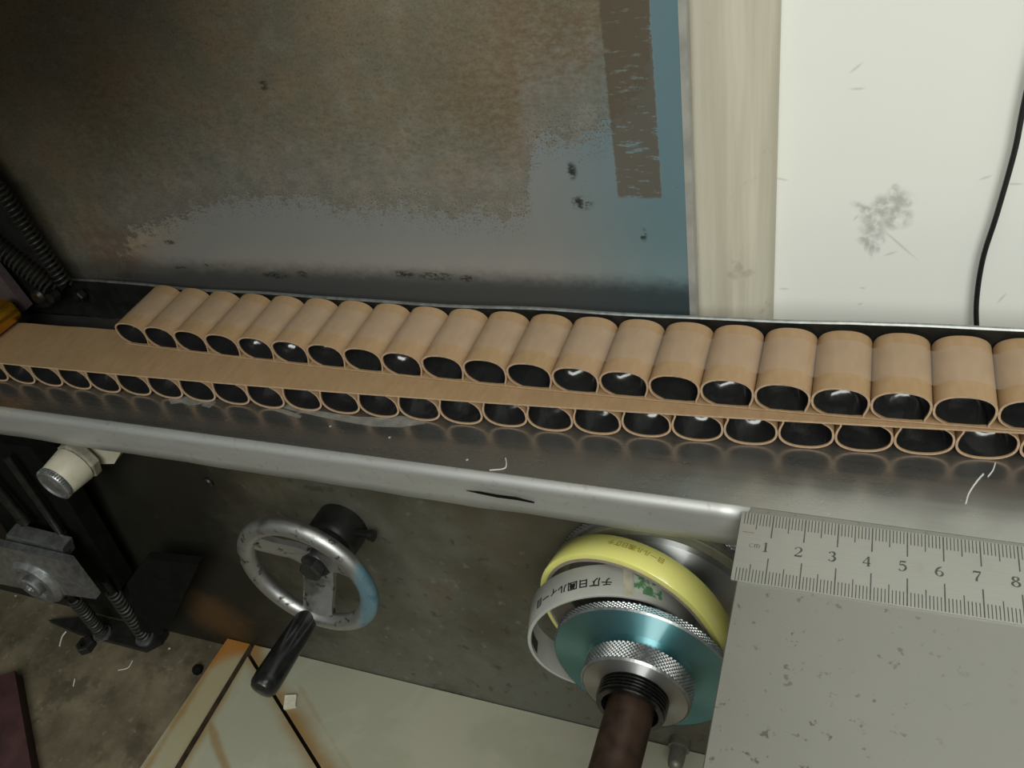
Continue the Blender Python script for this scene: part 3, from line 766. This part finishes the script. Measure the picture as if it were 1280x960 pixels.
for an in (-98, 22, 142):
    t = math.radians(an); e_ = ax_a * math.cos(t) + ax_b * math.sin(t); f_ = np.cross(AX, e_)
    g = G(); pts = []
    wk = .88 if an < 0 else .62
    secs = [(.3, -.9, wk, .2), (1.2, -.7, wk * .95, .18), (2.3, -.25, wk * .9, .18), (3.15, 0.0, wk * .95, .22)]
    V = []
    for rad_, o_, wd, tk_ in secs:
        c_ = WC + e_ * rad_ + AX * o_
        for sx, sy in ((-1, -1), (1, -1), (1, .7), (.55, 1), (-.55, 1), (-1, .7)): V.append(c_ + f_ * wd * sx + AX * tk_ * sy)
    F = [(i * 6 + j, i * 6 + (j + 1) % 6, (i + 1) * 6 + (j + 1) % 6, (i + 1) * 6 + j) for i in range(3) for j in range(6)] + [(5, 4, 3, 2, 1, 0), tuple(18 + j for j in range(6))]
    g.add(V, F); g.build('spoke', WM, r_, True)
g = G(); g.lathe(WC, AX, [(-2.2, .85), (-1.2, .88), (-.75, .82), (-.62, .72)], 32); g.build('hub', BLACK, r_, True)
g = G(); g.lathe(WC, AX, [(-.7, .62), (-.22, .60), (-.12, .5)], 6); g.build('hub_nut', BLACK, r_)
g = G(); g.lathe(WC, AX, [(-3.42, 1.35), (-2.2, 1.35), (-2.0, 1.2), (-2.0, .9), (-1.6, .9)], 40); g.lathe(WC - AX * 2.75 + ax_a * 1.7 + ax_b * .3, ax_a, [(-.8, .22), (.25, .22), (.3, .3), (.5, .3)], 14)
tag(g.build('shaft_boss', BLACK, r_, True), 'black boss between wheel and machine front')
hp = WC - ax_b * 3.12 + ax_a * -1.0
HD = AX + np.array([.0, 0, -.025])
g = G(); g.lathe(hp, HD, [(.0, .42), (.2, .52), (.38, .56), (2.0, .64), (3.7, .68), (4.1, .66), (4.3, .56), (4.38, .34), (4.39, .05)], 36); g.build('handle', plain('black_bakelite', (.010, .010, .010), .22, 0, .3, 200), r_, True)
g = G(); g.lathe(hp, HD, [(-.35, .5), (.25, .44), (.3, .3)], 20); g.build('handle_boss', WM, r_, True)

# ================================================================== SPINDLE WITH TAPE ROLLS
SP = np.array([-6.789, 16.2, -8.148])
r_ = empty('tape_spindle', SP, 'turned aluminium tape spindle with knurled discs and brown shaft', 'spindle')
def mat_turned(name, col):
    q = M(name); tg = q.n('ShaderNodeTangent', direction_type='RADIAL', axis='Y')
    n = q.noise(q.obj(), 400, 2)
    q.set(col, q.add(.50, q.mul(n, .06)), 1.0, Anisotropic=.93, Anisotropic_Rotation=.25); q.L(tg.outputs[0], q.b.inputs['Tangent'])
    gl = q.n('ShaderNodeBsdfAnisotropic'); gl.inputs['Color'].default_value = (.66, .67, .67, 1); gl.inputs['Roughness'].default_value = .50
    gl.inputs['Anisotropy'].default_value = .9; gl.inputs['Rotation'].default_value = 0.0; q.L(tg.outputs[0], gl.inputs['Tangent'])
    mx_ = q.n('ShaderNodeMixShader'); mx_.inputs[0].default_value = .27; q.L(q.b.outputs[0], mx_.inputs[1]); q.L(gl.outputs[0], mx_.inputs[2])
    q.L(mx_.outputs[0], q.t.nodes['Material Output'].inputs['Surface']); return q.m
TEAL = mat_turned('teal_turned_aluminium', (.20, .60, .68)); ALU = mat_turned('turned_aluminium', (.62, .63, .63))
def knurl(g, c, d, r, o0, o1, n, rows, h):
    c = np.array(c); d = d / np.linalg.norm(d); a = np.cross(d, [0, 0, 1.0]); a /= np.linalg.norm(a); b = np.cross(d, a)
    V = []; F = []
    for k in range(rows + 1):
        for i in range(n):
            t = 2 * math.pi * i / n; rr = r + (h if (i + k) % 2 == 0 else 0)
            V.append(c + d * (o0 + (o1 - o0) * k / rows) + (a * math.cos(t) + b * math.sin(t)) * rr)
    for k in range(rows):
        for i in range(n):
            j = (i + 1) % n; q_ = (k * n + i, k * n + j, (k + 1) * n + j, (k + 1) * n + i)
            if (i + k) % 2 == 0: F += [(q_[0], q_[1], q_[3]), (q_[1], q_[2], q_[3])]
            else: F += [(q_[0], q_[1], q_[2]), (q_[0], q_[2], q_[3])]
    g.add(V, F)
KN = plain('knurled_aluminium', (.42, .43, .43), .35, .9, .15, 500)
DR = 3.66
g = G(); g.lathe(SP, AX, [(-.38, DR - .1), (-.34, DR - .02), (-.06, DR - .02), (0, DR - .07), (0.0, 2.2), (.28, 1.9)], 96, 0, False)
dk = g.build('flange_disc', TEAL, r_, True, sharp=30); tag(dk, 'teal tinted turned flange disc')
g = G(); knurl(g, SP, AX, DR - .03, -.34, -.05, 220, 5, .05); g.lathe(SP, AX, [(-.38, DR - .08), (-.34, DR + .01)], 96, 0, False); g.lathe(SP, AX, [(-.06, DR + .015), (.01, DR - .06)], 96, 0, False); g.build('knurled_rim', KN, r_)
CR = 2.17
g = G(); g.lathe(SP, AX, [(.26, 1.95), (.28, CR - .04), (1.05, CR - .04), (1.11, CR - .1), (1.11, 1.3)], 80, 0, False); g.build('lock_collar', ALU, r_, True, sharp=30)
g = G(); knurl(g, SP, AX, CR - .03, .30, 1.03, 150, 9, .05); g.lathe(SP, AX, [(1.03, CR + .01), (1.12, CR - .07)], 80, 0, False); g.build('knurled_collar', KN, r_)
g = G(); pr_ = [(.9, 1.2)]
o_ = 1.05
while o_ < 1.72: pr_ += [(o_, 1.27), (o_ + .05, 1.38), (o_ + .09, 1.38), (o_ + .13, 1.27)]; o_ += .14
pr_ += [(1.80, 1.34), (1.86, 1.32), (1.86, 1.12), (1.5, 1.08)]
g.lathe(SP, AX, pr_, 72, 0, False); g.build('threaded_sleeve', plain('dark_threaded_steel', (.10, .10, .10), .25, .95, .2, 300), r_, True, sharp=25)
RB = np.array([-.02, -.995, -.02])
g = G(); g.lathe(SP + AX * .9, RB, [(0, .92), (13.0, .92)], 40); tag(g.build('shaft', plain('brown_rusty_shaft', (.055, .032, .022), .5, .4, .35, 120), r_, True), 'dark brown shaft reaching toward the viewer')
g = G(); g.lathe(SP, AX, [(-3.95, 1.5), (-.45, 1.5)], 48); g.build('core_tube', IRON, r_, True)
OL = np.array([0, 0, 0])
g = G(); g.lathe(SP, AX, [(-3.44, 4.0), (-3.42, 4.05), (-3.14, 4.05), (-3.1, 3.98), (-3.1, 1.5)], 96, 0, False); g.build('silver_drum', ALU, r_, True, sharp=30)
g = G(); g.lathe(SP, AX, [(-3.68, 4.5), (-3.48, 4.5), (-3.45, 4.45), (-3.45, 1.5)], 96, 0, False); g.build('back_flange', plain('olive_painted_steel', (.20, .19, .13), .5, .1), r_, True, sharp=30)
g = G(); knurl(g, SP, AX, 4.72, -3.98, -3.68, 260, 4, .06); g.lathe(SP, AX, [(-3.68, 4.75), (-3.67, 1.5)], 96, 0, False); g.build('back_knurled_disc', KN, r_)

def dirv(a, b): return np.array([math.sin(a) * math.cos(b), -math.cos(a) * math.cos(b), math.sin(b)])
# white core ring
wc, wd_ = np.array([-8.15, 16.78, -7.78]), dirv(.25, .045)
r_ = empty('white_tape_roll', wc, 'nearly used white tape roll with black lettering hanging around the spindle flange', 'tape roll')
WHITE = plain('white_paper_core', (.36, .36, .33), .55, 0, .08, 60)
g = G(); RO = 3.38
g.ring(wc, wd_, [(0, RO - .02), (-.03, RO), (-1.42, RO), (-1.45, RO - .02), (-1.45, RO - .14), (0.0, RO - .14), (.02, RO - .08)], 96); g.build('core_ring', WHITE, r_, True, sharp=50)
def on_cyl(c, d, R, ang, o):
    up = np.array([0, 0, 1.0]); e2 = up - d * (up @ d); e2 /= np.linalg.norm(e2); e1 = np.cross(d, e2)
    if e1[0] < 0: e1 = -e1
    return c + d * o + (e1 * math.cos(ang) + e2 * math.sin(ang)) * R
def cyl_text(txt, size, c, d, R, ang0, o0, name, mat, parent):
    V, F = text_geo(txt, size)
    W = [on_cyl(c, d, R, ang0 + x / R, o0 + y * .92) for x, y, z in V]     # upside down for the viewer
    o = mesh(name, W, F, mat, parent); return o
PRINT = plain('black_print', (.012, .012, .012), .6)
cyl_text('チ仄日圓ルィー目', .46, wc, wd_, RO + .012, math.radians(113), -.62, 'lettering', PRINT, r_)
def cyl_patch(c, d, R, a0, a1, o0, o1, name, mat, parent, n=10, th=.012):
    V = []; F = []
    for i in range(n + 1):
        a = a0 + (a1 - a0) * i / n
        for o in (o0, o1): V.append(on_cyl(c, d, R, a, o))
    for i in range(n): F.append((2 * i, 2 * i + 1, 2 * i + 3, 2 * i + 2))
    return mesh(name, V, F, mat, parent, True)
def mat_green():
    q = M('green_print'); n = q.noise(q.obj(), 320, 3, .6); q.set(q.mix(q.step(n, .42, .56), (.08, .20, .09), (.42, .47, .38)), .5); return q.m
tag(cyl_patch(wc, wd_, RO + .015, math.radians(48), math.radians(68), -.25, -1.38, 'green_label', mat_green(), r_), 'green printed label')
cyl_patch(wc, wd_, RO + .012, math.radians(69), math.radians(75), -.02, -1.42, 'tape_end', plain('beige_tape_end', (.42, .39, .30), .4), r_)
cyl_patch(wc, wd_, RO - .155, math.radians(128), math.radians(137), -.05, -.75, 'yellow_sticker', plain('yellow_sticker', (.40, .34, .05), .5), r_)
cyl_patch(wc, wd_, RO - .155, math.radians(176), math.radians(192), -.15, -.7, 'dark_smudge', plain('dark_smudge', (.03, .03, .025), .6), r_)
# yellow roll
yc, yd = np.array([-7.66, 17.66, -7.7]), dirv(-.18, .11)
r_ = empty('yellow_tape_roll', yc, 'translucent yellow adhesive tape roll behind the white roll on the spindle', 'tape roll')
def mat_yellow():
    q = M('yellow_tape_film'); n = q.noise(q.scale(q.obj(), (1, 1, 1)), 18, 3)
    q.set(q.mix(n, (.80, .76, .16), (.86, .83, .34)), .22, 0, spec=.5, Subsurface_Weight=.3, Coat_Weight=.3); q.b.inputs['Subsurface Scale'].default_value = .004
    q.b.inputs['Subsurface Radius'].default_value = (1, .9, .2); return q.m
YR = 4.08; YW = 1.15
g = G(); g.ring(yc, yd, [(0, YR - .03), (-.03, YR), (-YW + .03, YR), (-YW, YR - .03), (-YW, YR - .27), (0, YR - .27)], 96); g.build('tape_film', mat_yellow(), r_, True, sharp=50)
g = G(); g.ring(yc, yd, [(.03, YR - .27), (-YW - .02, YR - .27), (-YW - .02, YR - .40), (.03, YR - .40)], 96); tag(g.build('paper_core', plain('brown_grey_core', (.26, .22, .18), .7), r_, True, sharp=50), 'brown grey paper core edge')
cyl_text('目一ルル圓日仄チ', .30, yc, yd, YR + .012, math.radians(86), -.78, 'lettering', plain('olive_print', (.36, .31, .05), .4), r_)

# ================================================================== LEFT BRACKET WITH BEARING
KS = .9426
def L3(px, py, y0): return onlean(px, py, y0, -10, .06)
r_ = empty('bearing_bracket', (-44, 17.5, FZ), 'black iron bracket with square bearing plate and springs at lower left', 'bracket')
g = G(); g.prism([L3(x, y, 19.2 * KS) for x, y in ((-30, 549), (36, 559), (62, 588), (152, 735), (140, 760), (60, 745), (-60, 560))], (0, 1.1, 0)); g.build('upright', SOOT, r_)
g = G()
a0, b0 = L3(8, 570, 18.6 * KS), L3(80, 672, 18.6 * KS); g.tube([a0, b0], .22, 10); g.lathe(b0, (b0 - a0), [(-.4, .3), (.25, .3), (.5, .05)], 12)
tag(g.build('guide_rod', BLACKM, r_, True), 'black guide rod beside the upright')
g = G(); a0, b0 = L3(-30, 580, 18.4 * KS), L3(30, 650, 18.4 * KS); g.tube([a0, b0], .3, 10); g.lathe(b0, (b0 - a0), [(-.3, .34), (.2, .34), (.4, .05)], 12); g.build('guide_rod', BLACKM, r_, True)
g = G(); g.prism([L3(x, y, 17.6 * KS) for x, y in ((8, 668), (78, 686), (82, 700), (6, 683))], (0, .8, 0)); g.build('cross_bar', IRON, r_)
g = G(); g.prism([L3(x, y, 17.0 * KS) for x, y in ((-70, 668), (0, 683), (85, 703), (120, 749), (40, 738), (-40, 722))], (0, .45, 0)); g.build('bearing_plate', IRON, r_)
bc = L3(47, 726, 17.0 * KS)
g = G(); g.lathe(bc, AX, [(-.2, 1.75), (.10, 1.72), (.36, 1.45), (.36, 1.15), (.10, 1.08), (.10, .72), (.55, .70), (.62, .62), (.62, .3), (.45, .25), (.45, .02)], 44); tag(g.build('bearing_boss', IRON, r_, True), 'round grey bearing boss with dark centre')
base_y = 19.3
for i, (a0, b0) in enumerate((((140, 738), (181, 797)), ((92, 748), (128, 792)))):
    A0 = L3(*a0, 18.9 * KS); B0 = np.array(on(*b0, 2, FZ + .45)); g = G(); helix(A0, B0, .36, .09, 15, g)
    g.build('coil_spring', SPRING, r_, True)
    g = G(); g.tube([A0 + (A0 - B0) * .2, B0], .22, 10); g.build('spring_rod', BLACKM, r_, True)
    g = G(); g.lathe((B0[0], B0[1], FZ + .4), (0, 0, 1), [(0, .62), (.12, .62), (.12, .3)], 24); g.build('spring_washer', IRON, r_, True)
bb = [on(x, y, 2, FZ + .4) for x, y in ((60, 775), (95, 790), (180, 812), (200, 802), (208, 790), (118, 770))]
g = G(); g.prism([(p[0], p[1], FZ) for p in bb], (0, 0, .4)); g.build('foot_plate', BLACK, r_)
g = G(); g.prism([L3(x, y, 17.85) for x, y in ((158, 730), (182, 699), (248, 706), (216, 776), (200, 792), (176, 790))], (0, .5, .05)); g.build('pedestal', SOOT, r_)
bp = on(-4, 716, 1, 18.0)
g = G(); g.lathe(bp, (0.2, -1, .1), [(-1, .55), (.5, .55), (.6, .45)], 20); tag(g.build('orange_fitting', plain('orange_brown_fitting', (.25, .10, .03), .5), None, True), 'orange brown fitting peeking in beside the bearing plate at left', 'fitting')

# ================================================================== MARBLE SLAB
SZ = -21.1
def mat_marble():
    q = M('rust_stained_marble'); o = q.obj(); x, y, z = q.xyz(o)        # object origin = slab root
    ve = q.noise(o, 9, 6, .6, 1.2); fi = q.noise(o, 60, 5); wob = q.noise(o, 26, 4)
    c = q.mix(q.step(ve, .45, .62), (.30, .30, .225), (.34, .328, .255)); c = q.mix(q.mul(q.step(ve, .53, .50), q.mul(q.step(ve, .47, .50), .22)), c, (.27, .28, .20))
    X, Y = q.mul(x, 100 / KS), q.mul(y, 100 / KS); wb = q.mul(q.sub(wob, .5), 1.5)
    # staining that follows the open joints and the left edge (distances in cm)
    dl = q.math('ABSOLUTE', q.sub(X, 2.15)); dg_ = q.math('ABSOLUTE', q.add(q.mul(q.sub(X, 2.35), .535), q.mul(q.add(Y, .55), .845)))
    de = q.math('ABSOLUTE', X)
    s1 = q.step(q.add(dl, wb), .75, .05, 0, .75); s2 = q.step(q.add(dg_, wb), 1.35, .0, 0, .9); s3 = q.step(q.add(de, wb), .6, -.1, 0, .75)
    d4 = q.math('ABSOLUTE', q.add(q.mul(q.sub(X, 1.9), .62), q.mul(q.add(Y, 5.2), .78))); s4 = q.mul(q.step(q.add(d4, q.mul(wb, .6)), .42, .05, 0, .7), q.step(X, 1.8, 2.2))
    d5 = q.math('ABSOLUTE', q.add(q.mul(q.sub(X, 5.0), .56), q.mul(q.add(Y, .6), .83))); s5 = q.step(q.add(d5, wb), .3, .0, 0, .3)
    cr = q.mul(q.step(q.add(q.math('ABSOLUTE', X), q.add(q.math('ABSOLUTE', Y), q.mul(wb, 2.4))), 3.6, 1.6), 1.0)
    st = q.mx(q.mx(q.mx(s1, s2), q.mx(s3, s4)), s5)
    st = q.mul(st, q.step(fi, .15, .5))
    yl = q.mul(q.step(X, 3.4, 1.2), q.step(q.noise(o, 16, 4, .6), .38, .62)); c = q.mix(q.mul(yl, .5), c, (.30, .235, .095))
    c = q.mix(st, c, (.22, .125, .035)); c = q.mix(q.mul(cr, .9), c, (.30, .125, .022))
    c = q.mix(q.mul(q.step(fi, .68, .74), .35), c, (.12, .11, .07))
    q.set(c, q.add(.28, q.mul(fi, .2)), 0, spec=.4); q.bump(fi, .06, .0004); return q.m
MARB = mat_marble()
r_ = empty('marble_slab', (-38.1 * KS, 20.2 * KS, FZ), 'rust-stained cream marble slab lying on the floor below the handwheel', 'marble slab')
JOINT = plain('dirty_stone_edge', (.055, .038, .020), .85, 0, .4, 120)
def slab(poly, name='marble_piece', z0=SZ - .75, z1=SZ):
    g = G(); g.prism([(x * KS, y * KS, z0) for x, y in poly], (0, 0, z1 - z0)); g.M = [0, 0] + [1] * (len(g.F) - 2); return g.build(name, [MARB, JOINT], r_)
YB = 20.18
slab([(-38.1, YB), (-38.85, 5), (-36.32, 5), (-36.2, YB)])
slab([(-35.84, 19.32), (-35.86, 5), (-13.2, 5)])
slab([(-35.82, YB), (-3, YB), (-3, 5), (-12.8, 5), (-35.75, 19.53)])
g = G(); g.prism([(x * KS, y * KS, FZ) for x, y in ((-38.3, YB), (-39.05, 5), (-3, 5), (-3, YB))], (0, 0, .26)); g.build('backing_board', plain('dark_backing', (.022, .016, .010), .9), r_)
p = on(362, 880, 2, SZ)
g = G(); g.prism([(p[0] + a, p[1] + b, SZ) for a, b in ((-.45, .35), (.25, .55), (.55, -.1), (-.1, -.42))], (0, 0, .22)); tag(g.build('plaster_chip', plain('cream_plaster', (.56, .54, .44), .6)), 'small cream plaster chip on the marble joint below the handle', 'chip')

# ================================================================== FLOOR CLUTTER
p = on(110, 809, 2, FZ)
g = G(); g.lathe((p[0], p[1], FZ), (0, 0, 1), [(0, .62), (.5, .62), (.55, .52), (.55, .3), (.2, .28)], 6); tag(g.build('hex_nut', BLACK), 'black hexagonal nut on the concrete below the bracket', 'nut')
p = on(248, 840, 2, FZ); g = G(); g.lathe((p[0], p[1], FZ), (0, .3, 1), [(0, .3), (.3, .36), (.5, .2)], 7); tag(g.build('dark_lump', SOOT), 'small dark lump on the floor against the marble slab edge', 'debris')
tp = [on(x, y, 2, FZ + 1.0) for x, y in ((-120, 862), (0, 845), (18, 838), (40, 965), (-60, 1000))]
g = G(); g.prism([(q_[0], q_[1], FZ) for q_ in tp], (0, 0, 1.0)); tag(g.build('maroon_block', plain('dark_maroon_paint', (.045, .018, .018), .6, 0, .3, 60)), 'dark maroon block standing on the floor at bottom left corner', 'block')
for i, (pts, lab) in enumerate((([(75, 808), (78, 797), (83, 790)], 'upright white scrap on the floor left of the nut'), ([(92, 858), (94, 849)], 'tiny white scrap on the floor by the maroon block'), ([(148, 838), (160, 835), (166, 826)], 'curved pale shaving on the floor right of the nut'))):
    thread('pale_shaving', pts, .05 if i == 0 else (.04 if i == 1 else .025), PALE, lab, 'scrap', FZ, 10)
for x, y, lab in ((20, 745, 'tiny pale chip on the floor below the bearing plate'), (212, 811, 'tiny pale chip on the floor right of the bracket foot'), (243, 779, 'pale chip on the floor beside the marble corner')):
    p = on(x, y, 2, FZ); g = G(); g.lathe((p[0], p[1], FZ), (0, 0, 1), [(0, .08), (.05, .10), (.09, .03)], 5); tag(g.build('pale_chip', CRUMB), lab, 'chip')

# ================================================================== CABLE
P = smoothpath([onlean(x, y, WY - .4, WZ, LB) for x, y in ((1330, -60), (1296, 60), (1279, 135), (1268, 190), (1246, 268), (1229, 322), (1221, 372), (1221, 412), (1226, 470))], 60)
top_ = P[0]; P = [np.array([top_[0] + 3.5, top_[1] + 6.2, top_[2] + 45.0]), np.array([top_[0] + 1.6, top_[1] + 2.4, top_[2] + 18.0])] + P
g = G(); g.tube(P, .095, 12); tag(g.build('black_cable', plain('black_rubber', (.012, .012, .012), .45), smooth=True), 'black cable hanging against the white wall at right', 'cable')
